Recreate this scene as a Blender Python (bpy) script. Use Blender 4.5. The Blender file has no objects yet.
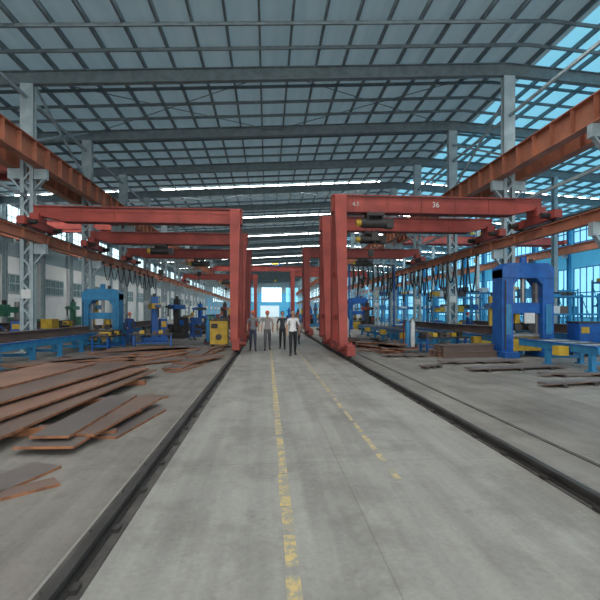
import bpy, math, random
from mathutils import Vector, Matrix
random.seed(7)
SC = bpy.context.scene
COL = SC.collection
R = math.radians

# ------------------------------------------------------------ materials
MATS = {}
def mat(name, c1, c2=None, rough=0.6, metal=0.0, scale=3.0, bump=0.0, detail=4, emit=None, estr=0.0, stretch=(1,1,1)):
    if name in MATS: return MATS[name]
    m = bpy.data.materials.new(name); m.use_nodes = True
    nt = m.node_tree; b = nt.nodes['Principled BSDF']
    if c2 is None: c2 = tuple(min(1, x*0.7) for x in c1)
    tc = nt.nodes.new('ShaderNodeTexCoord'); mp = nt.nodes.new('ShaderNodeMapping')
    mp.inputs['Scale'].default_value = stretch
    nz = nt.nodes.new('ShaderNodeTexNoise'); nz.inputs['Scale'].default_value = scale; nz.inputs['Detail'].default_value = detail
    rp = nt.nodes.new('ShaderNodeValToRGB')
    rp.color_ramp.elements[0].position = 0.35; rp.color_ramp.elements[1].position = 0.65
    rp.color_ramp.elements[0].color = (*c2, 1); rp.color_ramp.elements[1].color = (*c1, 1)
    L = nt.links.new
    L(tc.outputs['Object'], mp.inputs['Vector']); L(mp.outputs['Vector'], nz.inputs['Vector'])
    L(nz.outputs['Fac'], rp.inputs['Fac']); L(rp.outputs['Color'], b.inputs['Base Color'])
    b.inputs['Roughness'].default_value = rough; b.inputs['Metallic'].default_value = metal
    if bump > 0:
        bp = nt.nodes.new('ShaderNodeBump'); bp.inputs['Strength'].default_value = bump
        L(nz.outputs['Fac'], bp.inputs['Height']); L(bp.outputs['Normal'], b.inputs['Normal'])
    if emit:
        b.inputs['Emission Color'].default_value = (*emit, 1); b.inputs['Emission Strength'].default_value = estr
    MATS[name] = m
    return m

RED   = mat('crane_red_paint', (0.40,0.068,0.050), (0.28,0.047,0.038), 0.55, scale=1.5, detail=8)
RED2  = mat('crane_dark_red', (0.26,0.04,0.03), (0.17,0.03,0.025), 0.55)  # darker red for flanges, ribs, ladders and trolleys
ORG   = mat('runway_oxide_paint', (0.46,0.18,0.105), (0.31,0.12,0.075), 0.6, scale=1.2, detail=8)
GREY  = mat('column_grey_paint', (0.38,0.47,0.50), (0.29,0.37,0.40), 0.55)
ROOFM = mat('roof_sheet_fill_glow', (0.44,0.53,0.56), (0.33,0.43,0.46), 0.6, scale=0.4, stretch=(4,.3,1), emit=(.52,.84,1.0), estr=.11)  # teal emission added to the sheets as even fill light
RAFT  = mat('rafter_paint', (0.19,0.245,0.265), (0.14,0.185,0.20), 0.6)
PURL  = mat('purlin_galv', (0.18,0.23,0.25), (0.13,0.17,0.185), 0.5)
BLUE  = mat('machine_blue', (0.010,0.13,0.48), (0.008,0.09,0.34), 0.4)
BLUE2 = mat('machine_light_blue', (0.03,0.26,0.50), (0.025,0.18,0.38), 0.45)
YEL   = mat('machine_yellow', (0.70,0.47,0.05), (0.52,0.33,0.03), 0.5)
GRN   = mat('machine_green', (0.06,0.26,0.16), (0.04,0.16,0.10), 0.5)
BLK   = mat('black_iron', (0.02,0.022,0.025), (0.035,0.03,0.028), 0.5)
DRK   = mat('dark_steel', (0.07,0.068,0.066), (0.045,0.042,0.04), 0.5, 0.3)
STL   = mat('bare_steel', (0.36,0.36,0.36), (0.24,0.24,0.24), 0.35, 0.6)
WHT   = mat('white_paint', (0.75,0.77,0.76), (0.6,0.63,0.63), 0.5)
RUST1 = mat('rust_plate_orange', (0.30,0.165,0.115), (0.18,0.108,0.085), 0.6, scale=.9, detail=9, bump=.05)
RUST2 = mat('rust_plate_brown', (0.21,0.140,0.112), (0.125,0.092,0.08), 0.6, scale=.8, detail=9, bump=.05)
RUST3 = mat('mill_plate_grey', (0.18,0.155,0.145), (0.11,0.098,0.094), 0.45, scale=.7, detail=9)
EDGE  = mat('rust_plate_edge', (0.40,0.17,0.08), (0.20,0.09,0.05), 0.7, scale=6)

# ------------------------------------------------------------ mesh builder
class MB:
    def __init__(s):
        s.v=[]; s.f=[]; s.m=[]; s.sm=[]; s.mats=[]; s.M=Matrix.Identity(4)
    def mi(s, m):
        if m not in s.mats: s.mats.append(m)
        return s.mats.index(m)
    def add(s, vs, fs, m, smooth=False):
        o=len(s.v); s.v += [tuple(s.M @ Vector(p)) for p in vs]
        k=s.mi(m)
        for f in fs: s.f.append(tuple(i+o for i in f)); s.m.append(k); s.sm.append(smooth)
    def box(s, c, d, m, rz=0, rx=0, ry=0, taper=1.0):
        x,y,z=[a/2 for a in d]; vs=[]
        Rm=Matrix.Rotation(rz,3,'Z')@Matrix.Rotation(ry,3,'Y')@Matrix.Rotation(rx,3,'X')
        for sz in (-1,1):
            t=taper if sz>0 else 1
            for sx,sy in ((-1,-1),(1,-1),(1,1),(-1,1)):
                vs.append(tuple(Rm@Vector((sx*x*t,sy*y*t,sz*z))+Vector(c)))
        s.add(vs,[(3,2,1,0),(4,5,6,7),(0,1,5,4),(1,2,6,5),(2,3,7,6),(3,0,4,7)],m)
    def b2(s, a, b, m):
        s.box([(a[i]+b[i])/2 for i in range(3)],[abs(b[i]-a[i]) for i in range(3)],m)
    def frame(s,p1,p2):
        d=(Vector(p2)-Vector(p1)).normalized()
        up=Vector((0,0,1)) if abs(d.z)<0.95 else Vector((0,1,0))
        sd=d.cross(up).normalized(); up=sd.cross(d).normalized()
        return d,sd,up
    def bar(s,p1,p2,w,h,m):
        d,sd,up=s.frame(p1,p2); vs=[]
        for p in (p1,p2):
            for a,b in ((-1,-1),(1,-1),(1,1),(-1,1)):
                vs.append(tuple(Vector(p)+sd*a*w/2+up*b*h/2))
        s.add(vs,[(0,1,2,3),(7,6,5,4),(0,4,5,1),(1,5,6,2),(2,6,7,3),(3,7,4,0)],m)
    def ibeam(s,p1,p2,w,h,m,t=0.03):
        d,sd,up=s.frame(p1,p2)
        a=Vector(p1);b=Vector(p2)
        s.bar(a+up*(h/2-t/2),b+up*(h/2-t/2),w,t,m)
        s.bar(a-up*(h/2-t/2),b-up*(h/2-t/2),w,t,m)
        s.bar(a,b,t,h-2*t,m)
    def tube(s,pts,rad,m,n=10):
        pts=[Vector(p) for p in pts]
        if not isinstance(rad,(list,tuple)): rad=[rad]*len(pts)
        vs=[];fs=[]; prev=None
        for i,p in enumerate(pts):
            a=pts[max(0,i-1)];b=pts[min(len(pts)-1,i+1)]
            d=(b-a).normalized()
            if prev is None:
                up=Vector((0,0,1)) if abs(d.z)<0.95 else Vector((0,1,0))
                sd=d.cross(up).normalized()
            else:
                sd=(prev-d*prev.dot(d)).normalized()
            prev=sd; u2=d.cross(sd)
            for k in range(n):
                t=2*math.pi*k/n
                vs.append(tuple(p+(sd*math.cos(t)+u2*math.sin(t))*rad[i]))
        for i in range(len(pts)-1):
            for k in range(n):
                k2=(k+1)%n
                fs.append((i*n+k,i*n+k2,(i+1)*n+k2,(i+1)*n+k))
        s.add(vs,fs,m,True)
        e=(len(pts)-1)*n
        s.add(vs[:n],[tuple(range(n-1,-1,-1))],m); s.add(vs[e:],[tuple(range(n))],m)
    def ell(s,c,r,m,nu=14,nv=10,fn=None,z0=-1.0):
        vs=[];fs=[]
        t0=math.asin(max(-1,z0))
        for j in range(nv+1):
            ph=t0+(math.pi/2-t0)*j/nv
            for i in range(nu):
                th=2*math.pi*i/nu
                p=[math.cos(ph)*math.cos(th),math.cos(ph)*math.sin(th),math.sin(ph)]
                if fn: p=fn(p)
                vs.append((c[0]+p[0]*r[0],c[1]+p[1]*r[1],c[2]+p[2]*r[2]))
        for j in range(nv):
            for i in range(nu):
                i2=(i+1)%nu; fs.append((j*nu+i,j*nu+i2,(j+1)*nu+i2,(j+1)*nu+i))
        s.add(vs,fs,m,True)
    def mesh(s,name):
        me=bpy.data.meshes.new(name); me.from_pydata(s.v,[],s.f)
        for m in s.mats: me.materials.append(m)
        me.polygons.foreach_set('material_index',s.m); me.polygons.foreach_set('use_smooth',s.sm)
        me.update(); return me
    def obj(s,name,loc=(0,0,0),rz=0,bevel=0):
        o=bpy.data.objects.new(name,s.mesh(name)); COL.objects.link(o); o.location=loc; o.rotation_euler=(0,0,rz)
        if bevel:
            b=o.modifiers.new('bevel','BEVEL'); b.width=bevel; b.segments=2; b.limit_method='ANGLE'
        return o
def inst(src,loc,rz=0,scale=None):
    o=bpy.data.objects.new(src.name.split('.')[0],src.data); COL.objects.link(o); o.location=loc; o.rotation_euler=(0,0,rz)
    if scale: o.scale=scale
    return o

# ------------------------------------------------------------ layout constants (metres)
XL,XR=-10.6,11.7          # column lines
XWL,XWR=-23.0,34.0        # side walls
Y0,YEND=-22.0,158.0
YE=YEND-.15
C0,CS=19.6,6.2            # first visible column / bay pitch
RIDGE=11.7
def roofz(x): return 14.1-0.062*abs(x-RIDGE)
frames=[C0+CS*k for k in range(-6,23)]

# ------------------------------------------------------------ floor
def floor_material():
    m=bpy.data.materials.new('shop_concrete'); m.use_nodes=True; nt=m.node_tree; b=nt.nodes['Principled BSDF']; L=nt.links.new; N=nt.nodes.new
    tc=N('ShaderNodeTexCoord'); sx=N('ShaderNodeSeparateXYZ'); L(tc.outputs['Object'],sx.inputs[0])
    def noise(sc,st=(1,1,1),det=6,ro=.6):
        mp=N('ShaderNodeMapping'); mp.inputs['Scale'].default_value=st; L(tc.outputs['Object'],mp.inputs[0])
        n=N('ShaderNodeTexNoise'); n.inputs['Scale'].default_value=sc; n.inputs['Detail'].default_value=det; n.inputs['Roughness'].default_value=ro
        L(mp.outputs[0],n.inputs['Vector']); return n.outputs['Fac']
    def ramp(f,a,b_,ca,cb):
        r=N('ShaderNodeValToRGB'); r.color_ramp.elements[0].position=a; r.color_ramp.elements[1].position=b_
        r.color_ramp.elements[0].color=(*ca,1); r.color_ramp.elements[1].color=(*cb,1); L(f,r.inputs[0]); return r.outputs[0]
    def mix(t,f,a,b_):
        x=N('ShaderNodeMix'); x.data_type='RGBA'; x.blend_type=t
        if isinstance(f,float): x.inputs[0].default_value=f
        else: L(f,x.inputs[0])
        L(a,x.inputs[6]); L(b_,x.inputs[7]); return x.outputs[2]
    def math_(op,a,v=None,v2=None):
        q=N('ShaderNodeMath'); q.operation=op; L(a,q.inputs[0])
        if v is not None:
            if isinstance(v,(int,float)): q.inputs[1].default_value=v
            else: L(v,q.inputs[1])
        return q.outputs[0]
    lane=ramp(noise(.7,(1,.6,1)),.3,.7,(.33,.325,.30),(.44,.44,.405))
    side=ramp(noise(.5,(1,1,1)),.3,.7,(.22,.205,.18),(.36,.345,.31))
    q=math_('ABSOLUTE',math_('ADD',sx.outputs[0],-.85)); mk=math_('LESS_THAN',q,2.35)
    base=mix('MIX',mk,side,lane)
    streak=ramp(noise(1.6,(2.2,.12,1),5),.35,.62,(.72,.72,.72),(1,1,1))
    base=mix('MULTIPLY',.85,base,streak)
    st=ramp(noise(.9,(1,1,1),8,.7),.40,.52,(.64,.63,.62),(1,1,1))
    base=mix('MULTIPLY',.6,base,st)
    oil=ramp(noise(2.3,(1,1,1),6,.65),.28,.37,(.45,.43,.41),(1,1,1))
    base=mix('MULTIPLY',.45,base,oil)
    fine=ramp(noise(22,(1,1,1),4,.7),.3,.7,(.78,.78,.78),(1.0,1.0,1.0))
    base=mix('MULTIPLY',.8,base,fine)
    br=N('ShaderNodeTexBrick'); br.offset=0; br.inputs['Scale'].default_value=1; br.inputs['Mortar Size'].default_value=.008
    br.inputs['Brick Width'].default_value=2.35; br.inputs['Row Height'].default_value=5.0
    br.inputs['Color1'].default_value=(1,1,1,1); br.inputs['Color2'].default_value=(.93,.93,.93,1); br.inputs['Mortar'].default_value=(.65,.64,.62,1)
    mp=N('ShaderNodeMapping'); mp.inputs['Location'].default_value=(1.5,0,0); L(tc.outputs['Object'],mp.inputs[0]); L(mp.outputs[0],br.inputs['Vector'])
    base=mix('MULTIPLY',.6,base,br.outputs['Color'])
    L(base,b.inputs['Base Color'])
    rr=ramp(noise(1.1,(1,.5,1)),.3,.7,(.45,.45,.45),(.72,.72,.72)); L(rr,b.inputs['Roughness'])
    bp=N('ShaderNodeBump'); bp.inputs['Strength'].default_value=.12; L(noise(9),bp.inputs['Height']); L(bp.outputs[0],b.inputs['Normal'])
    return m
FL=floor_material()
g=MB(); g.b2((XWL-.2,Y0,-.3),(XWR+.2,YEND,0),FL); g.obj('floor')

def worn_yellow():
    m=bpy.data.materials.new('worn_yellow_paint'); m.use_nodes=True; nt=m.node_tree; b=nt.nodes['Principled BSDF']; L=nt.links.new; N=nt.nodes.new
    tc=N('ShaderNodeTexCoord'); n=N('ShaderNodeTexNoise'); n.inputs['Scale'].default_value=7; n.inputs['Detail'].default_value=8; n.inputs['Roughness'].default_value=.75
    L(tc.outputs['Object'],n.inputs['Vector']); r=N('ShaderNodeValToRGB'); r.color_ramp.elements[0].position=.46; r.color_ramp.elements[1].position=.57
    r.color_ramp.elements[0].color=(.34,.33,.27,1); r.color_ramp.elements[1].color=(.64,.49,.20,1); L(n.outputs['Fac'],r.inputs[0]); L(r.outputs[0],b.inputs['Base Color'])
    b.inputs['Roughness'].default_value=.65; return m
WY=worn_yellow()
g=MB(); y=2.2
while y<75:
    l=random.uniform(.35,1.3); g.b2((.13+random.uniform(-.01,.01),y,.0),(.225,y+l,.004),WY); y+=l+random.uniform(.03,.14)
g.obj('yellow_lane_marking')
g=MB(); y=4.4
while y<75:
    l=random.uniform(.15,.7); g.b2((1.37+random.uniform(-.012,.012),y,.0),(1.44,y+l,.004),WY); y+=l+random.uniform(.12,.3)
g.obj('yellow_lane_marking')

# ------------------------------------------------------------ gantry rails
TR=mat('rail_bed', (0.11,0.10,0.092),(0.06,0.056,0.053),.7,scale=4,detail=8)
def rail(x,w1,w2):
    g=MB(); g.b2((x-w1,Y0,0),(x+w2,YE,.012),TR)
    g.b2((x-.06,Y0,.012),(x+.06,YE,.03),DRK); g.b2((x-.012,Y0,.03),(x+.012,YE,.09),DRK); g.b2((x-.035,Y0,.085),(x+.035,YE,.115),DRK)
    for k in range(120):
        yy=Y0+k*.75
        g.b2((x-.11,yy,.012),(x-.06,yy+.09,.045),DRK); g.b2((x+.06,yy,.012),(x+.11,yy+.09,.045),DRK)
    return g
RAILL=-1.31
rail(RAILL,.15,.14).obj('gantry_rail')
rail(3.05,.10,.12).obj('gantry_rail')
g=MB(); g.b2((3.84,Y0,0),(3.90,YE,.012),TR); g.obj('floor_joint_angle')

# ------------------------------------------------------------ roof
g=MB()
def roofsec(x1,x2,m):
    z1,z2=roofz(x1),roofz(x2)
    g.add([(x1,Y0,z1),(x2,Y0,z2),(x2,YEND,z2),(x1,YEND,z1),(x1,Y0,z1+.08),(x2,Y0,z2+.08),(x2,YEND,z2+.08),(x1,YEND,z1+.08)],
      [(0,1,2,3)[::-1],(4,5,6,7),(0,4,5,1),(2,6,7,3),(1,5,6,2),(3,7,4,0)],m)
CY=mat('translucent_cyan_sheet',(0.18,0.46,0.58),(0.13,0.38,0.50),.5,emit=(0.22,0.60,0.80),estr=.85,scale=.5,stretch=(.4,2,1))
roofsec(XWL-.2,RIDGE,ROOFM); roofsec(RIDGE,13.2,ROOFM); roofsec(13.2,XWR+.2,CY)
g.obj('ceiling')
g=MB()
x=XWL+.6
while x<XWR:
    z=roofz(x)-.11
    g.b2((x-.045,Y0,z-.12),(x+.045,YE,z+.11),PURL); x+=1.3
g.obj('roof_purlins')
g=MB()
for fy in frames:
    for (xa,xb) in ((XWL,XL),(XL,RIDGE),(RIDGE,XWR)):
        g.ibeam((xa,fy,roofz(xa)-.52),(xb,fy,roofz(xb)-.52),.28,.6,RAFT,.03)
    for q in (.25,.5,.75):
        yy=fy+CS*q
        for (xa,xb) in ((XWL,RIDGE),(RIDGE,XWR)):
            g.bar((xa,yy,roofz(xa)-.27),(xb,yy,roofz(xb)-.27),.08,.14,PURL)
for i,fy in enumerate(frames[:-1]):
    if i%3==0:
        for xa in (XL,0.5):
            xb=xa+11
            g.tube([(xa,fy,roofz(xa)-.45),(xb,fy+CS,roofz(xb)-.45)],.025,RAFT,5)
            g.tube([(xb,fy,roofz(xb)-.45),(xa,fy+CS,roofz(xa)-.45)],.025,RAFT,5)
g.obj('roof_rafters')
SKY=mat('skylight_sheet',(0.8,0.9,0.95),(0.8,0.88,0.92),.5,emit=(1.0,0.97,0.93),estr=16)
n=1
for k in range(-5,10):
    yy=39.2+12.4*k
    if k==-1: continue
    g=MB()
    for (xa,xb) in ((XWL+1,-12.5),(-9.5,10.5),(13.5,XWR-1)):
        w=.5 if k<0 else .72
        za,zb=roofz(xa)-.02,roofz(xb)-.02
        g.add([(xa,yy-w,za),(xb,yy-w,zb),(xb,yy+w,zb),(xa,yy+w,za)],[(3,2,1,0)],SKY)
    g.obj('window_%d'%n); n+=1

# ------------------------------------------------------------ columns
def column(h,mt):
    g=MB()
    for sx in (-.20,.20):
        g.ibeam((sx,0,0.02),(sx,0,h),.16,.30,mt,.02)
    z=.4; k=0
    while z<8.6:
        s=1 if k%2 else -1
        for yy in (-.14,.14):
            g.bar((-.22*s,yy,z),(.22*s,yy,z+.55),.012,.09,mt)
        z+=.55;k+=1
    g.b2((-.45,-.3,0),(.45,.3,.05),mt)
    g.b2((-.28,-.16,8.7),(.28,.16,9.4),mt)
    g.b2((-.20,-.155,9.4),(.20,-.145,h),mt)
    g.b2((-.2,-.18,2.4),(.2,-.15,2.8),WHT)
    return g
cl=column(roofz(XL)-.8,GREY); first=None
for fy in frames:
    if first is None: first=cl.obj('steel_column',(XL,fy,0))
    else: inst(first,(XL,fy,0))
cr=column(roofz(XR)-.85,GREY); f2=None
for fy in frames:
    if f2 is None: f2=cr.obj('steel_column',(XR,fy,0))
    else: inst(f2,(XR,fy,0))
g=MB(); g.ibeam((0,0,0),(0,0,roofz(XWR)-.8),.3,.35,BLUE2,.02); f3=g.obj('wall_column',(XWR-.4,frames[0],0))
for fy in frames[1:]: inst(f3,(XWR-.4,fy,0))
g=MB(); g.ibeam((0,0,0),(0,0,roofz(XWL)-.8),.3,.35,GREY,.02); f4=g.obj('wall_column',(XWL+.4,frames[0],0))
for fy in frames[1:]: inst(f4,(XWL+.4,fy,0))
g=MB(); g.ibeam((0,0,0),(0,0,roofz(23)-.8),.3,.4,GREY,.02); f5=g.obj('bay_column',(23,C0+2*CS,0))
for k in range(4,20,2): inst(f5,(23,C0+k*CS,0))

g=MB()
for X in (XL,XR):
    for z in (6.9,11.3):
        g.bar((X,Y0,z),(X,YE,z),.12,.12,GREY)
for i in range(6,len(frames)-1,5):
    for X in (XL,XR):
        g.bar((X,frames[i],9.4),(X,frames[i+1],12.4),.1,.1,GREY); g.bar((X,frames[i+1],9.4),(X,frames[i],12.4),.1,.1,GREY)
g.obj('column_struts')

# ------------------------------------------------------------ runway girders
def runway(x,zt,h,w,side,ribs=1.1):
    g=MB(); zc=zt-h/2
    g.ibeam((x,Y0,zc),(x,YE,zc),w,h,ORG,.035)
    g.b2((x-.04,Y0,zt),(x+.04,YE,zt+.09),DRK)
    yy=Y0
    while yy<YE-.1:
        g.b2((x-w/2+.01,yy,zt-h+.03),(x+w/2-.01,yy+.02,zt-.03),ORG); yy+=ribs
    X=XL if x<0 else XR
    s=1 if x>X else -1
    for fy in frames:
        g.b2((X+s*.29,fy-.12,zt-h-.45),(x+s*.2,fy+.12,zt-h),GREY)
        g.bar((X+s*.29,fy,zt-h-.9),(x+s*.1,fy,zt-h-.4),.2,.06,GREY)
    return g
runway(XL+.62,9.1,.95,.42,-1).obj('crane_runway_girder')
runway(XR-.62,9.1,.95,.42,1).obj('crane_runway_girder')
runway(XL-.62,9.1,.95,.42,-1).obj('crane_runway_girder')
runway(XR+.62,9.1,.95,.42,1).obj('crane_runway_girder')
RLX,RRX=XL+.58,XR-.58
runway(RLX,5.25,.42,.26,1,ribs=2.0).obj('semi_gantry_runway')
runway(RRX,5.25,.42,.26,1,ribs=2.0).obj('semi_gantry_runway')
g=MB()
for x in (XWL+1.0,XWR-1.0):
    g.ibeam((x,Y0,8.6),(x,YE,8.6),.4,.9,ORG,.035)
    s=-1 if x<0 else 1
    for fy in frames: g.b2((x+s*.42,fy-.12,7.8),(x-s*.2,fy+.12,8.15),GREY)
g.obj('crane_runway_girder')

# ------------------------------------------------------------ semi gantry cranes
def hoist(g,x,Y,zb,drop,col=BLK):
    g.b2((x-.35,Y-.28,zb-.16),(x+.35,Y+.28,zb-.04),col)
    for sx in (-.25,.25):
        for sy in (-.2,.2): g.tube([(x+sx,Y+sy-.03,zb-.02),(x+sx,Y+sy+.03,zb-.02)],.07,DRK,8)
    g.tube([(x-.55,Y-.05,zb-.42),(x+.45,Y-.05,zb-.42)],.2,col,12)
    g.tube([(x-.75,Y-.05,zb-.42),(x-.55,Y-.05,zb-.42)],.14,YEL,12)
    g.b2((x+.45,Y-.25,zb-.62),(x+.72,Y+.15,zb-.25),col)
    for sx in (-.3,.3): g.b2((x+sx-.03,Y-.2,zb-.45),(x+sx+.03,Y+.2,zb-.1),col)
    for sx in (-.12,.12): g.tube([(x+sx,Y-.05,zb-.5),(x+sx*.5,Y-.05,zb-drop)],.014,BLK,5)
    g.b2((x-.13,Y-.13,zb-drop-.32),(x+.13,Y+.03,zb-drop),BLK)
    hk=[(x,Y-.05,zb-drop-.3)]
    for a in range(0,250,30):
        t=R(90-a); hk.append((x+.1*math.cos(t),Y-.05,zb-drop-.5+.1*math.sin(t)))
    g.tube(hk,.028,DRK,6)
def semi(Y,xrun,xleg,railx,hoists,label=None,zb=5.78,zt=6.4):
    g=MB(); s=1 if xleg>xrun else -1
    xa,xb=(xrun-s*.1,xleg+s*.3)
    bw=.21
    xt=xrun+s*1.1
    lo,hi=min(xt,xb),max(xt,xb)
    g.b2((lo,Y-bw,zb),(hi,Y+bw,zt),RED)
    vs=[]
    for xx,z0 in ((xt,zb),(xa,zb+.28)):
        for yy in (Y-bw,Y+bw):
            for zz in (z0,zt): vs.append((xx,yy,zz))
    g.add(vs,[(0,1,5,4),(2,6,7,3),(1,3,7,5),(0,4,6,2),(4,5,7,6)],RED)
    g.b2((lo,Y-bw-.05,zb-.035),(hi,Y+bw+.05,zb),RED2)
    g.b2((min(xa,xb),Y-bw-.05,zt),(max(xa,xb),Y+bw+.05,zt+.035),RED)
    xx=lo+.8
    while xx<hi-.4:
        g.b2((xx,Y-bw-.012,zb),(xx+.02,Y-bw,zt),RED2); xx+=1.4
    g.tube([(lo,Y-bw-.12,zt-.05),(hi,Y-bw-.12,zt-.05)],.018,BLK,5)
    g.b2((xrun-.16,Y-1.35,5.42),(xrun+.16,Y+1.35,5.74),RED)
    g.b2((xrun-.19,Y-.35,5.70),(xrun+.19,Y+.35,6.08),RED)
    for yy in (-1.05,1.05):
        g.tube([(xrun-.07,Y+yy,5.50),(xrun+.07,Y+yy,5.50)],.155,DRK,14)
        g.tube([(xrun+s*.16,Y+yy,5.55),(xrun+s*.5,Y+yy,5.55)],.11,BLK,10)
    for sy in (-1,1):
        y0,y1=Y+sy*.26,Y+sy*.95
        vs=[]
        for (yy,z,wx,wy) in ((y1,.55,.15,.13),(y0,zt-.02,.23,.17)):
            for a,b in ((-1,-1),(1,-1),(1,1),(-1,1)): vs.append((xleg+a*wx,yy+b*wy,z))
        g.add(vs,[(3,2,1,0),(4,5,6,7),(0,1,5,4),(1,2,6,5),(2,3,7,6),(3,0,4,7)],RED)
    for z,t in ((1.6,.86),(3.3,.66)):
        g.b2((xleg-.08,Y-t,z-.09),(xleg+.08,Y+t,z+.09),RED)
    g.b2((railx-.15,Y-1.55,.20),(railx+.15,Y+1.55,.58),RED)
    g.b2((min(railx,xleg)-.14,Y-1.1,.5),(max(railx,xleg)+.14,Y+1.1,.64),RED)
    for yy in (-1.25,1.25):
        g.tube([(railx-.06,Y+yy,.285),(railx+.06,Y+yy,.285)],.165,DRK,14)
        g.b2((railx-.17,Y+yy-.22,.18),(railx+.17,Y+yy+.22,.3),RED2)
    g.tube([(railx+s*.15,Y-.95,.42),(railx+s*.4,Y-.95,.42)],.10,RED2,12)
    for zz in range(12):
        g.tube([(xleg+s*.30,Y-.2,1.0+zz*.38),(xleg+s*.30,Y+.12,1.0+zz*.38)],.012,RED2,5)
    for yy in (-.2,.12): g.tube([(xleg+s*.30,Y+yy,.6),(xleg+s*.30,Y+yy,5.6)],.016,RED2,5)
    for (hx,dr) in hoists: hoist(g,hx,Y,zb,dr)
    o=g.obj('semi_gantry_crane')
    if label:
        for lx,tx,sz in label:
            cu=bpy.data.curves.new('girder_number','FONT'); cu.body=tx; cu.size=sz; cu.align_x='CENTER'; cu.extrude=.004
            t=bpy.data.objects.new('girder_number',cu); COL.objects.link(t); t.location=(lx,Y-bw-.02,zb+.22); t.rotation_euler=(R(90),0,0)
            cu.materials.append(WHT); t.parent=o
    return o
semi(19.3,RLX,-1.42,RAILL,[],[])
semi(25.2,RLX,-1.42,RAILL,[(-6.2,1.5)],[])
semi(31.6,RLX,-1.42,RAILL,[(-5.0,1.0)],[])
semi(16.6,RRX,2.86,3.05,[(4.3,.8)],[(6.75,'36',.30),(3.5,'4.5',.22)])
semi(20.4,RRX,2.86,3.05,[(5.1,.9)],[])
semi(30.5,RRX,2.86,3.05,[(7.0,1.6)],[])
semi(47.0,RRX,2.86,3.05,[(7.0,1.6)],[])
semi(52.0,RLX,-1.42,RAILL,[(-5.0,1.0)],[])

def bridge(Y,xa,xb,z=9.35):
    g=MB()
    for dy in (-.7,.7):
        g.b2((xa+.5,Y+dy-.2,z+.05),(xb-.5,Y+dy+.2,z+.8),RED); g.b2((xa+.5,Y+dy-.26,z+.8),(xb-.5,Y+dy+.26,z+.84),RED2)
    for x in (xa,xb):
        g.b2((x-.2,Y-1.9,z+.0),(x+.2,Y+1.9,z+.42),RED)
        g.b2((x-.5 if x==xb else x,Y-1,z+.1),(x if x==xb else x+.5,Y+1,z+.5),RED)
        for yy in (-1.5,1.5): g.tube([(x-.08,Y+yy,z+.02),(x+.08,Y+yy,z+.02)],.17,DRK,12)
    m=(xa+xb)/2+1
    g.b2((m-.9,Y-1,z+.84),(m+.9,Y+1,z+1.0),BLUE); g.tube([(m-.6,Y,z+1.25),(m+.6,Y,z+1.25)],.26,YEL,12); g.b2((m+.6,Y-.3,z+1.0),(m+.9,Y+.3,z+1.5),BLUE)
    for sx in (-.15,.15): g.tube([(m+sx,Y,z+1.2),(m+sx*.4,Y,z-1.5)],.016,BLK,5)
    g.b2((m-.2,Y-.12,z-1.95),(m+.2,Y+.12,z-1.5),YEL)
    return g.obj('bridge_crane')
bridge(24.8,XWL+1.0,XL-.62)
bridge(41.0,XWL+1.0,XL-.62)
bridge(78.0,XL+.62,XR-.62)
bridge(46.0,XR+.62,XWR-1.0)

# ------------------------------------------------------------ festoon cables
g=MB()
y=21.0
for k in range(22):
    w=random.uniform(.6,1.3); dz=random.uniform(.8,2.3)
    pts=[(RRX-.27,y+w*t/8,4.75-dz*(1-(2*t/8-1)**2)) for t in range(9)]
    g.tube(pts,.045,BLK,6); g.b2((RRX-.32,y-.05,4.7),(RRX-.16,y+.05,4.83),BLK); y+=w
g.obj('festoon_cable')
g=MB()
y=26
for k in range(10):
    w=1.2; dz=random.uniform(.9,1.2); pts=[(RLX+.27,y+w*t/8,4.75-dz*(1-(2*t/8-1)**2)) for t in range(9)]
    g.tube(pts,.03,BLK,6); g.b2((RLX+.16,y-.05,4.7),(RLX+.32,y+.05,4.83),BLK); y+=w
g.obj('festoon_cable')

# ------------------------------------------------------------ walls
WW=mat('white_wall_panel',(0.84,0.86,0.85),(0.74,0.77,0.77),.7,scale=.6)
WG=mat('grey_wall_sheet',(0.34,0.46,0.51),(0.26,0.37,0.42),.7,scale=.5)
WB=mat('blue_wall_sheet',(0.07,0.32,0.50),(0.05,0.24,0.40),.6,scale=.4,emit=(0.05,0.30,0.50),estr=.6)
GL=mat('bright_glazing',(0.6,0.85,0.95),(0.5,0.75,0.85),.3,emit=(0.68,0.92,1.0),estr=1.8)
GC=mat('cyan_glazing',(0.12,0.46,0.58),(0.10,0.38,0.50),.4,emit=(0.30,0.72,0.92),estr=1.0,scale=.7)
GD=mat('dark_glazing',(0.20,0.30,0.30),(0.12,0.19,0.20),.2)
g=MB(); g.b2((XWL-.2,Y0,0),(XWL,YEND,6.8),WW); g.b2((XWL-.2,Y0,6.8),(XWL,YEND,roofz(XWL)),WG); g.obj('wall_left')
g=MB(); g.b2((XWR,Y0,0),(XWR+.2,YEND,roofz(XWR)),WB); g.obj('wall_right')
g=MB()
g.b2((XWL,YEND,0),(XWR,YEND+.2,9),WB); g.b2((XWL,YEND,9),(XWR,YEND+.2,13.9),WG)
g.obj('wall_far')
wn=20
def window(axis,pos,a0,a1,z0,z1,glass,bars,fr=WHT,face=1):
    global wn
    g=MB()
    def B(u0,u1,za,zb,t,m):
        if axis=='x': g.b2((pos,u0,za),(pos+face*t,u1,zb),m)
        else: g.b2((u0,pos,za),(u1,pos-t,zb),m)
    B(a0,a1,z0,z1,.03,glass)
    for k in range(bars+1):
        u=a0+(a1-a0)*k/bars; B(u-.05,u+.05,z0,z1,.08,fr)
    for z in (z0,(z0+z1)/2,z1): B(a0,a1,z-.05,z+.05,.08,fr)
    g.obj('window_%d'%wn); wn+=1
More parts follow.
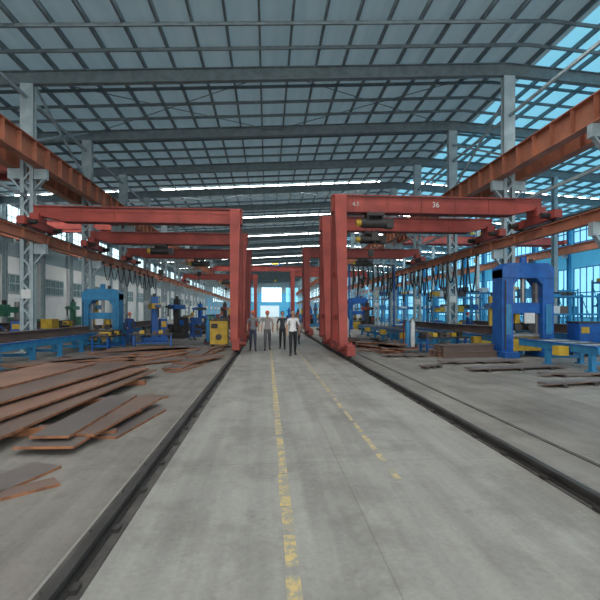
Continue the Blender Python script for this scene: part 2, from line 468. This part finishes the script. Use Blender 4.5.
for i in range(5,len(frames)-1):
    fy=frames[i]
    window('x',XWL,fy+.6,fy+CS-.6,9.4,11.4,GL,5,GREY)
    window('x',XWL,fy+1.2,fy+CS-1.2,3.6,5.2,GD,4,GREY)
    window('x',XWR,fy+.35,fy+CS-.35,1.2,6.6,GC,6,BLUE,-1)
    window('x',XWR,fy+.35,fy+CS-.35,9.4,11.9,GC,6,BLUE,-1)
for k in range(6):
    window('y',YEND,-20+9*k,-12.5+9*k,5.5,11.0,GC if k%2 else GL,6,BLUE)
DG=mat('daylight_door',(0.5,0.6,0.65),(0.4,0.5,0.55),.3,emit=(0.50,0.66,0.74),estr=.8)
g=MB(); g.b2((-2.5,YEND-.07,0),(4.5,YEND-.01,4.2),DG)
for k in range(8): g.b2((-2.5+k,YEND-.12,0),(-2.44+k,YEND-.07,4.2),WHT)
g.obj('door_1')

# ------------------------------------------------------------ blue portal machines
def portal(w,h,leg,mt,name,loc):
    g=MB(); d=.75
    for s in (-1,1):
        g.b2((s*w/2,-d/2,0),(s*(w/2-leg),d/2,h-.25),mt)
        g.b2((s*(w/2+.06),-d/2-.3,0),(s*(w/2-leg-.1),d/2+.3,.22),mt)
        g.b2((s*(w/2-leg-.12),-.1,.7),(s*(w/2-leg),.12,h-.6),STL)
        g.b2((s*(w/2-.1),-d/2-.05,.9),(s*(w/2-leg+.1),-d/2,2.1),BLUE2)
        a=s*(w/2-leg); b=s*(w/2-leg-.3)
        g.add([(a,-d/2,h-.55),(a,-d/2,h-.9),(b,-d/2,h-.55),(a,d/2,h-.55),(a,d/2,h-.9),(b,d/2,h-.55)],[(0,1,2),(5,4,3),(1,4,5,2),(0,2,5,3),(0,3,4,1)],mt)
    pts=[(-w/2,h-.6),(-w/2,h-.2),(-w/2+.25,h),(w/2-.25,h),(w/2,h-.2),(w/2,h-.6)]
    n=len(pts); vs=[(p[0],-d/2-.03,p[1]) for p in pts]+[(p[0],d/2+.03,p[1]) for p in pts]
    g.add(vs,[tuple(range(n)),tuple(range(2*n-1,n-1,-1))]+[(i,(i+1)%n,(i+1)%n+n,i+n)[::-1] for i in range(n)],mt)
    g.tube([(0,0,h-.6),(0,0,h*.58)],.09,STL,12)
    g.b2((-w/2+leg,-.22,h*.46),(w/2-leg,.22,h*.58),mt)
    g.tube([(0,-.02,h),(0,-.02,h+.28)],.13,mt,12); g.tube([(.35,0,h),(.35,0,h+.2)],.09,BLK,10)
    for s in (-1,1):
        g.tube([(s*.28,-.18,h*.32),(s*.28,.18,h*.32)],.16,DRK,14)
        g.b2((s*.28-.1,-.12,h*.34),(s*.28+.1,.12,h*.47),YEL)
    g.b2((-w/2+leg,-.3,.25),(w/2-leg,.3,.72),YEL)
    g.tube([(-w/2+leg,-.05,.84),(w/2-leg,-.05,.84)],.11,STL,12)
    g.b2((-.22,-.5,h*.36),(.2,-.42,h*.47),WHT)
    g.tube([(-w/2+.1,-d/2-.06,h-.7),(-w/2+.1,-d/2-.06,.3)],.03,BLK,6)
    return g.obj(name,loc,bevel=.015)
portal(2.15,3.75,.46,BLUE,'beam_assembly_machine',(10.35,16.3,0))
portal(1.95,3.05,.34,BLUE2,'beam_assembly_machine',(-9.0,23.9,0))
portal(2.1,3.3,.45,BLUE,'beam_assembly_machine',(9.6,44,0))

def conveyor(name,x,ya,yb,w=1.2,h=.75,load=None):
    g=MB()
    for s in (-1,1):
        g.b2((x+s*w/2-.06,ya,h-.22),(x+s*w/2+.06,yb,h),BLUE2)
        g.b2((x+s*w/2-.09,ya,h),(x+s*w/2+.09,yb,h+.03),BLUE)
    y=ya+.3;k=0
    while y<yb-.1:
        g.tube([(x-w/2,y,h-.03),(x+w/2,y,h-.03)],.075,STL if k%2 else DRK,8)
        if k%4==0:
            for s in (-1,1):
                g.b2((x+s*w/2-.07,y-.08,0),(x+s*w/2+.07,y+.08,h-.2),BLUE2); g.b2((x+s*w/2-.14,y-.14,0),(x+s*w/2+.14,y+.14,.03),BLUE2)
            g.b2((x-w/2,y-.05,.2),(x+w/2,y+.05,.3),BLUE2)
        if k%8==2: g.b2((x-w/2-.45,y-.15,h-.35),(x-w/2-.1,y+.15,h-.05),YEL)
        y+=.5;k+=1
    if load:
        g.ibeam((x,ya+1,h+.05+load/2),(x,yb-1,h+.05+load/2),load,load,RUST2,.03)
    return g.obj(name)
conveyor('roller_conveyor',10.35,11.6,15.5)
conveyor('roller_conveyor',10.3,17.0,32,load=.35)
conveyor('roller_conveyor',8.0,20.5,34,w=1.0)
conveyor('roller_conveyor',14.6,12,30,w=1.3,load=.4)
conveyor('roller_conveyor',-9.0,11.5,23.1,load=.3)
conveyor('roller_conveyor',-9.0,24.8,38,load=.35)
conveyor('roller_conveyor',-14.5,13,34,w=1.3,load=.4)

def rack(name,loc,L=6,H=3.4,D=1.4,levels=3,mt=BLUE2):
    g=MB()
    n=int(L/1.5)
    for i in range(n+1):
        for yy in (0,D): g.b2((i*L/n-.05,yy-.05,0),(i*L/n+.05,yy+.05,H),mt)
        g.bar((i*L/n,0,.2),(i*L/n,D,H-.3),.04,.04,mt)
    for l in range(levels):
        z=.5+l*(H-.7)/(levels-1)
        for yy in (0,D): g.b2((0,yy-.04,z-.06),(L,yy+.04,z+.06),mt)
        g.b2((0,0,z-.02),(L,D,z+.05),BLUE)
        for j in range(6):
            px=.2+j*(L-1.6)/6
            g.b2((px,random.uniform(0.05,.2),z+.05),(px+random.uniform(.4,.7),D-random.uniform(.1,.4),z+.06+random.uniform(.1,.5)),random.choice([BLUE,WHT,RUST2,DRK,BLUE2,YEL]))
    return g.obj(name,loc)
for (x,y,L,H) in ((13.6,33.5,4,3.2),(15.5,38,7,3.8),(14,46,7,4),(16.3,25.5,5,3.0),(24.5,28.5,7,4.2),(24,41,8,4.2),(14.0,55,8,4.2),(26,20,6,3.5),(14,66,8,4)):
    rack('storage_rack',(x,y,0),L,H)

# ------------------------------------------------------------ generic shop machines
def machine(kind,body,acc):
    g=MB()
    if kind==0:
        g.b2((-.7,-.5,0),(.7,.5,.3),body); g.b2((-.18,-.18,.3),(.18,.18,2.7),body); g.b2((-.25,-.9,2.0),(.25,.9,2.3),acc)
        g.b2((-.14,-1.5,2.08),(.14,-.9,2.22),body); g.tube([(0,-1.4,2.1),(0,-1.4,1.5)],.05,DRK,8)
        g.b2((.3,-.35,.3),(.68,.35,1.4),body); g.b2((.34,-.37,.9),(.62,-.35,1.25),acc); g.tube([(-.45,0,.3),(-.45,0,.95)],.22,BLK,12)
        g.tube([(0,0,2.7),(0,0,2.9)],.1,DRK,10)
    elif kind==1:
        g.b2((-1.3,-.35,0),(-.6,.35,.6),body); g.b2((.6,-.35,0),(1.3,.35,.6),body); g.b2((-1.4,-.3,.6),(1.4,.3,.85),acc)
        g.b2((-1.3,-.32,.85),(-.6,.32,1.4),body); g.tube([(-.6,0,1.12),(-.4,0,1.12)],.2,STL,14); g.b2((.7,-.2,.85),(1.1,.2,1.25),body)
        g.tube([(.35,0,1.1),(.7,0,1.1)],.06,STL,8); g.b2((-.2,-.4,.85),(.2,.3,1.0),DRK); g.tube([(0,-.4,.92),(0,-.55,.92)],.12,BLK,10)
        g.b2((-1.2,-.37,.15),(-.7,-.35,.5),acc)
    elif kind==2:
        g.b2((-.45,-.35,.12),(.45,.35,1.35),body); g.b2((-.38,-.37,.95),(-.05,-.35,1.2),acc); g.b2((-.5,-.4,1.35),(.5,.4,1.42),DRK)
        for sx in (-.35,.35):
            for sy in (-.25,.25): g.tube([(sx-.03,sy,.08),(sx+.03,sy,.08)],.08,BLK,8)
        g.tube([(.4,-.3,.6),(.75,-.5,.3),(.8,-.8,.04),(.3,-1.1,.03)],.03,BLK,6); g.tube([(0,-.35,.5),(0,-.40,.5)],.16,DRK,12)
    else:
        g.b2((-.5,-.9,0),(.5,.6,.22),body); g.tube([(0,.3,.22),(0,.3,2.5)],.2,acc,14); g.b2((-.18,-1.1,1.75),(.18,.45,2.15),body)
        g.b2((-.26,-.95,1.5),(.26,-.5,2.3),body); g.tube([(0,-.72,1.5),(0,-.72,1.0)],.06,STL,8); g.b2((-.35,-1.0,.22),(.35,-.4,.7),acc); g.tube([(0,-.72,2.3),(0,-.72,2.6)],.14,BLK,10)
    return g
names=['column_boom_welder','lathe','welding_power_source','radial_drill']
placed=[]
def put(k,body,acc,x,y,rz=0):
    placed.append((x,y)); return machine(k,body,acc).obj(names[k],(x,y,0),rz)
put(3,GRN,GRN,-16.8,26.6,.3); put(3,GRN,STL,-17.4,30.4,-.3); put(1,GRN,YEL,-18.4,34,.1); put(0,GRN,GRN,-16.6,37.5,.1)
put(2,YEL,BLK,-2.5,22.4); put(2,YEL,BLK,-3.1,28.6); put(2,YEL,DRK,4.7,33,0)
put(1,YEL,BLUE,-12.4,26.2,1.5); put(0,YEL,BLUE2,-12.2,31,.2); put(0,BLUE,YEL,-6.7,25.7,.4); put(0,DRK,BLUE,-6.2,29.6,-.2)
put(1,BLUE,DRK,-4.3,31.8,.3); put(2,BLUE,YEL,-12.3,22.3,.2); put(3,BLUE,YEL,-11.9,16.2,.4)
put(2,BLUE,YEL,12.9,16.2,0); put(2,YEL,DRK,12.8,13.3,.2); put(0,YEL,BLUE,12.8,23,-.3)
blocks=[(9.6,44),(5.0,33),(6.8,38),(-5,36),(-7,42),(-3.9,33),(4.4,29),(5.5,29.9),(10,29.9)]
cols=[BLUE,BLUE2,YEL,GRN,DRK,DRK,RED2]
cnt=0; tries=0
while cnt<58 and tries<3000:
    tries+=1
    side=random.choice((-1,1)); y=random.uniform(32,112)
    x=random.uniform(5.2,10.0) if side>0 else random.uniform(-9.4,-3.4)
    if y<40 and (x<-7.3 or x>6.4): continue
    if any((x-a)**2+(y-b)**2<2.75**2 for a,b in placed+blocks): continue
    put(random.randrange(4),random.choice(cols),random.choice(cols),x,y,random.uniform(-.4,.4)); cnt+=1

# ------------------------------------------------------------ steel plates
def plates(name,items,mats3=(RUST1,RUST2,RUST3)):
    g=MB()
    for (x,y,z,w,l,t,rz,mi,tilt) in items:
        g.box((x,y,z+t/2),(w,l,t),mats3[mi],rz=R(rz),rx=R(tilt))
        c,s_=math.cos(R(rz)),math.sin(R(rz))
        for sx in (-1,1):
            g.box((x+sx*(w/2)*c,y+sx*(w/2)*s_,z+t/2),(.006,l,t*.98),EDGE,rz=R(rz))
        for sy in (-1,1):
            g.box((x-sy*(l/2)*s_,y+sy*(l/2)*c,z+t/2),(w,.006,t*.98),EDGE,rz=R(rz))
    return g.obj(name)
T=.035
it=[]
for yy in (6.4,8.4,10.6): it.append((-4.5,yy,0,3.0,.16,.12,3,1,0))
z=.12
for (x,y,w,l,rz,mi) in ((-5.5,8.8,1.8,7.0,6,2),(-3.95,8.7,1.4,6.8,-3,1),(-4.7,9.0,2.0,6.8,-4,1),(-4.2,8.6,1.3,6.4,-6,0),(-5.1,8.8,1.5,6.6,-2,2),(-4.6,9.1,1.2,6.4,-6,1),(-5.5,8.8,1.3,6.2,-4,0)):
    it.append((x,y,z,w,l,T,rz,mi,0)); z+=T+.008
plates('steel_plate_stack',it)
it=[(-2.6,6.3,0,.8,.14,.08,10,1,0),(-2.6,7.6,0,.8,.14,.08,-5,1,0),(-2.72,6.95,.08,.75,2.9,T,-3,2,0),(-2.45,7.15,.117,.55,2.5,T,-7,1,0),(-2.8,7.05,.154,.5,2.7,T,-1,2,0),(-2.5,8.75,.0,.5,.9,T,-28,1,0),(-2.15,7.0,0,.35,1.7,T,-10,2,0)]
plates('steel_plate_stack',it)
it=[(-2.75,4.6,0,.42,1.1,.03,-20,2,0),(-2.4,4.45,0,.22,.5,.03,-50,1,0)]
plates('plate_offcut',it)
random.seed(21)
it=[]
for k in range(26):
    x=random.uniform(-6.6,-3.9); y=random.uniform(13.8,19.5)
    it.append((x,y,(k%5)*.045,random.uniform(.5,1.3),random.uniform(1.5,4.2),.042,random.uniform(-65,-15),random.choice([0,1,1,2]),0))
plates('steel_plate_stack',it)
it=[]
for k in range(9): it.append((random.uniform(-2.9,-2.3),13.6+k*.85,(k%3)*.045,random.uniform(.4,.7),random.uniform(1.5,3.0),.042,random.uniform(-20,4),random.randrange(3),0))
plates('steel_plate_stack',it)
it=[(-6.9,11.6,0,1.1,2.8,T,-50,1,0)]
plates('steel_plate_stack',it)
it=[]
for k in range(30):
    it.append((random.uniform(4.9,6.2),random.uniform(18.5,26.5),(k%6)*.05,random.uniform(.4,1.0),random.uniform(1.2,3.4),.047,random.uniform(-30,40),random.choice([1,2,2]),0))
plates('steel_plate_stack',it)
def flat(x1,y1,x2,y2,w,z=.09):
    g=MB(); g.bar((x1,y1,z),(x2,y2,z),w,.03,RUST3)
    g.bar((x1,y1,z-.02),(x2,y2,z-.02),w*.9,.015,EDGE)
    n=3
    for i in range(n):
        t=(i+.5)/n; x=x1+(x2-x1)*t; y=y1+(y2-y1)*t
        g.box((x,y,(z-.02)/2),(.1,w+.25,z-.02),DRK)
    return g.obj('steel_flat_bar')
flat(6.1,12.3,9.4,12.8,.42); flat(6.6,9.6,9.4,10.2,.32); flat(6.0,14.2,9.0,14.3,.4); flat(4.6,16.6,6.5,16.4,.35); flat(7.6,11.2,10.9,10.9,.25); flat(4.9,13.0,5.7,13.4,.25)
g=MB()
for x in (-.9,.9):
    for y in (-.35,.35): g.b2((x-.04,y-.04,0),(x+.04,y+.04,.62),BLUE)
g.b2((-1,-.45,.62),(1,.45,.7),DRK); g.b2((-.9,-.37,.2),(.9,.37,.25),BLUE)
for k in range(6): g.b2((-.9+k*.3,-.3,.7),(-.7+k*.3,.2,.8+.06*(k%3)),[RUST2,YEL,DRK][k%3])
wb=g.obj('work_bench',(8.0,18.6,0),.05); inst(wb,(-5.9,22.3,0),.2); inst(wb,(-7.6,20.9,0),1.5)
g=MB()
for k in range(4): g.ibeam((-1.2,k*.35,.12+.0),(1.2,k*.35,.12),.2,.24,[RUST2,RUST1][k%2],.02)
for k in range(3): g.ibeam((-1.1,.15+k*.35,.36),(1.2,.2+k*.35,.36),.2,.24,RUST2,.02)
bs=g.obj('steel_beam_stack',(8.0,16.0,0),.15)
for (x,y,r) in ((6.8,38,1.5),(-5,36,1.6),(-7,42,1.4)): inst(bs,(x,y,0),r)
g=MB()
for k in range(9):
    x=6.2+k*.36
    g.tube([(x,29.9,5.2),(x+.05,29.9,4.2),(x-.05,29.9,3.3+random.uniform(-.5,.4))],[.03,.10,.06],BLK,7)
g.tube([(5.9,29.9,5.2),(9.2,29.9,5.2)],.05,DRK,6)
for x in (5.9,9.2): g.tube([(x,29.9,0),(x,29.9,5.2)],.06,BLUE,8)
g.obj('hose_hanger_frame')
# gas cylinders on a trolley
g=MB()
for i,c in enumerate((BLUE2,WHT)):
    x=i*.3
    g.tube([(x,0,.08),(x,0,1.25),(x,0,1.38),(x,0,1.44)],[.115,.115,.05,.04],c,14); g.tube([(x,0,1.44),(x,0,1.54)],.03,STL,8)
g.b2((-.18,-.16,.03),(.48,.16,.08),RED2); g.b2((-.16,.12,.08),(-.12,.16,1.3),RED2); g.b2((.42,.12,.08),(.46,.16,1.3),RED2); g.b2((-.16,.12,.8),(.46,.16,.84),RED2)
for x in (-.22,.5): g.tube([(x,.12,.13),(x+.04,.12,.13)],.13,BLK,14)
gc=g.obj('gas_cylinder_trolley',(6.9,20.2,0),.3); inst(gc,(-3.4,24.6,0),-.4); inst(gc,(5.2,28.4,0),.2)

# ------------------------------------------------------------ people
SKIN=mat('skin',(0.50,0.29,0.20),(0.45,0.25,0.17),.55,scale=8)
HAIR=mat('hair_black',(0.015,0.013,0.012),None,.5)
def human(x,y,shirt,pants,hat=None,stride=.22,rz=0,arms=(.1,-.1),scale=1.0,sleeve='short',shoe=None,bend=(0,0)):
    shoe=shoe or BLK
    s=stride
    J={ 'pel':((0,0,.95),.125),'sp':((0,.0,1.09),.120),'ch':((0,0,1.27),.138),'uc':((0,0,1.39),.110),'nk':((0,-.005,1.475),.056),'hd':((0,-.015,1.56),.052)}
    E=[('pel','sp','shirt'),('sp','ch','shirt'),('ch','uc','shirt'),('uc','nk','skin'),('nk','hd','skin')]
    for sd,n,st,am,bd in ((-1,'L',s,arms[0],bend[0]),(1,'R',-s,arms[1],bend[1])):
        J['hip'+n]=((sd*.085,0,.88),.098); J['kn'+n]=((sd*.095,-st*.55-.02,.50),.066)
        kb=.10 if st<0 else 0
        J['an'+n]=((sd*.10,-st+.02+kb*.6,.10),.045); J['to'+n]=((sd*.125,-st-.16+kb*.6,.045),.042)
        J['sh'+n]=((sd*.175,0,1.405),.062); J['ar'+n]=((sd*.215,-am*.25,1.24),.050); J['el'+n]=((sd*.235,-am*.6,1.12),.043)
        wz=.90+bd*.16; wy=-am*1.5-bd*.2
        J['wr'+n]=((sd*(.245-bd*.03),wy,wz),.029)
        E+=[('pel','hip'+n,'pants'),('hip'+n,'kn'+n,'pants'),('kn'+n,'an'+n,'pants'),('an'+n,'to'+n,'shoe'),
            ('uc','sh'+n,'shirt'),('sh'+n,'ar'+n,'shirt'),('ar'+n,'el'+n,'shirt' if sleeve=='long' else 'skin'),('el'+n,'wr'+n,'shirt' if sleeve=='long' else 'skin')]
    keys=list(J); me=bpy.data.meshes.new('sk')
    me.from_pydata([J[k][0] for k in keys],[(keys.index(a),keys.index(b)) for a,b,_ in E],[])
    o=bpy.data.objects.new('sk',me); COL.objects.link(o)
    md=o.modifiers.new('Skin','SKIN'); md.use_smooth_shade=True; md.branch_smoothing=.5
    sv=me.skin_vertices[0].data
    for i,k in enumerate(keys):
        r=J[k][1]; sv[i].radius=(r,r); sv[i].use_root=(k=='pel')
    ss=o.modifiers.new('ss','SUBSURF'); ss.levels=2; ss.render_levels=2
    dg=bpy.context.evaluated_depsgraph_get(); ev=o.evaluated_get(dg); em=bpy.data.meshes.new_from_object(ev)
    mm={'shirt':shirt,'pants':pants,'skin':SKIN,'shoe':shoe}
    g=MB(); 
    vs=[v.co.copy() for v in em.vertices]
    for v in vs:
        if abs(v.x)<.2 and .9<v.z<1.46: v.y*=.82; v.x*=1.14
        v.z=max(v.z,.002)
    segs=[(Vector(J[a][0]),Vector(J[b][0]),l,(J[a][1]+J[b][1])/2) for a,b,l in E]
    o0=len(g.v); g.v+= [tuple(v) for v in vs]
    for p in em.polygons:
        c=sum((vs[i] for i in p.vertices),Vector())/len(p.vertices)
        best=None
        for a,b,l,r in segs:
            ab=b-a; t=max(0,min(1,(c-a).dot(ab)/ab.length_squared)); dd=(c-(a+ab*t)).length/r
            if best is None or dd<best[0]: best=(dd,l)
        l=best[1]
        if c.z>1.44 and abs(c.x)<.09: l='skin' if c.z>1.455 else 'shirt'
        if l=='pants' and c.z>.96: l='shirt'
        if l=='shirt' and c.z<.93 and abs(c.x)<.19: l='pants'
        g.f.append(tuple(i+o0 for i in p.vertices)); g.m.append(g.mi(mm[l])); g.sm.append(True)
    bpy.data.objects.remove(o)
    def hf(p):
        x_,y_,z_=p
        if z_<0: k=1+.30*z_; x_*=k; y_*=(1+.12*z_)
        if y_>0 and z_<0: y_*=1+.3*z_
        return [x_,y_,z_]
    hc=(0,-.02,1.645)
    g.ell(hc,(.077,.098,.118),SKIN,16,12,hf)
    g.ell((0,-.118,1.628),(.014,.022,.024),SKIN,8,6)
    EW=mat('eye_white',(0.7,0.7,0.68),None,.3); LIP=mat('lips',(0.35,0.13,0.11),None,.5)
    for sx in (-1,1):
        g.ell((sx*.030,-.108,1.648),(.013,.008,.007),EW,8,6); g.ell((sx*.030,-.115,1.648),(.005,.004,.006),BLK,6,5)
        g.box((sx*.031,-.111,1.667),(.032,.008,.007),HAIR)
        g.ell((sx*.078,-.01,1.64),(.012,.022,.032),SKIN,8,6)
    g.ell((0,-.105,1.588),(.024,.010,.007),LIP,8,6)
    if hat:
        g.ell((0,-.012,1.69),(.098,.125,.095),hat,16,6,None,0.0)
        g.ell((0,-.035,1.688),(.115,.150,.010),hat,16,6)
        g.tube([(0,-.12,1.72),(0,-.06,1.775),(0,.03,1.79),(0,.10,1.735)],.010,hat,6)
        g.ell((0,.01,1.655),(.080,.095,.09),HAIR,14,8,lambda p:[p[0],max(p[1],-.35),p[2]],-.3)
    else:
        g.ell((0,.004,1.672),(.086,.102,.106),HAIR,16,8,lambda p:[p[0],(p[1] if p[1]>-.75 or p[2]>.55 else -.75),p[2]],-.05)
        g.ell((0,.03,1.645),(.079,.078,.09),HAIR,14,8,lambda p:[p[0],max(p[1],-.1),p[2]],-.7)
    g.tube([(-.065,.03,1.452),(-.06,-.045,1.445),(0,-.085,1.425),(.06,-.045,1.445),(.065,.03,1.452)],.014,shirt,6)
    for sd,n in ((-1,'L'),(1,'R')):
        w=Vector(J['wr'+n][0]); e=Vector(J['el'+n][0]); d=(w-e).normalized()
        pc=w+d*.055
        f=Vector((0,-1,0)); f=(f-d*f.dot(d)).normalized()
        inn=Vector((-sd,0,0))
        g.tube([w-d*.01,w+d*.03,pc+d*.02],[.027,.030,.026],SKIN,8)
        for i,(o_,L_) in enumerate(((.027,.066),(.009,.075),(-.009,.070),(-.027,.055))):
            b=w+d*.07+f*o_
            g.tube([w+d*.04+f*o_*.8,b,b+d*L_*.5+inn*.008,b+d*L_*.85+inn*.028],[.010,.010,.009,.007],SKIN,6)
        b=w+d*.02+f*.022
        g.tube([b,b+f*.022+d*.025,b+f*.026+d*.055+inn*.01],[.012,.011,.008],SKIN,6)
    ob=g.obj('person' ,(x,y,0),rz); ob.scale=(scale,)*3
    return ob
WS=mat('white_shirt',(0.85,0.86,0.87),(0.75,0.76,0.78),.8,scale=9)
GS=mat('grey_shirt',(0.22,0.23,0.25),(0.15,0.16,0.18),.8,scale=9)
DS=mat('dark_shirt',(0.05,0.055,0.07),(0.035,0.04,0.05),.8,scale=9)
TS=mat('taupe_shirt',(0.38,0.36,0.36),(0.28,0.26,0.26),.8,scale=9)
BP=mat('black_trousers',(0.022,0.023,0.03),(0.015,0.015,0.02),.8)
NP=mat('navy_trousers',(0.04,0.055,0.09),(0.025,0.035,0.06),.8)
GP=mat('grey_trousers',(0.12,0.12,0.13),(0.08,0.08,0.09),.8)
BW=mat('blue_workwear',(0.02,0.09,0.30),(0.015,0.06,0.2),.8,scale=9)
HO=mat('helmet_orange',(0.75,0.12,0.03),(0.65,0.1,0.03),.35)
HR=mat('helmet_red',(0.55,0.03,0.02),None,.35); HY=mat('helmet_yellow',(0.75,0.5,0.05),None,.35)
human(1.06,17.2,WS,BP,None,.20,0,(.10,-.08),1.06)
human(-.64,19.3,GS,NP,HO,-.16,0.05,(-.06,.10),1.05,bend=(.3,0))
human(0.02,19.6,TS,GP,HO,.18,0,(.10,-.08),1.05)
human(.74,20.2,DS,BP,None,-.18,-.05,(-.08,.1),1.04,bend=(0,.6))
human(1.65,22.8,GS,BP,HR,.15,.05,(.08,-.08),1.0)
human(-7.2,22.7,BW,BW,HO,.05,.6,(.15,.12),1.0,'long',bend=(.6,.6))
human(-4.75,27.2,BW,BW,HY,.10,2.2,(.15,.1),1.0,'long',bend=(.6,.2))
human(-3.6,34.2,BW,BW,HR,.12,-.8,(.1,.1),1,'long')
human(-12.2,19.8,BW,BW,HY,.05,1.2,(.2,.2),1,'long',bend=(.6,.6))
human(4.3,29,BW,BW,HO,.12,.8,(.1,.1),1,'long')
human(13.3,27,BW,BW,HR,.05,1.4,(.2,.2),1,'long',bend=(.6,.6))

# ------------------------------------------------------------ world, light, camera
w=bpy.data.worlds.new('World'); SC.world=w; w.use_nodes=True
bg=w.node_tree.nodes['Background']; bg.inputs[0].default_value=(1.0,.98,.95,1); bg.inputs[1].default_value=2.8

cam=bpy.data.cameras.new('Camera'); co=bpy.data.objects.new('Camera',cam); COL.objects.link(co)
co.location=(0,0,1.8); co.rotation_euler=(R(90),0,-math.atan(33/420)); cam.sensor_width=36; cam.lens=25.2; cam.shift_y=.02; cam.clip_end=400
SC.camera=co
SC.view_settings.view_transform='Standard'; SC.view_settings.exposure=0.08
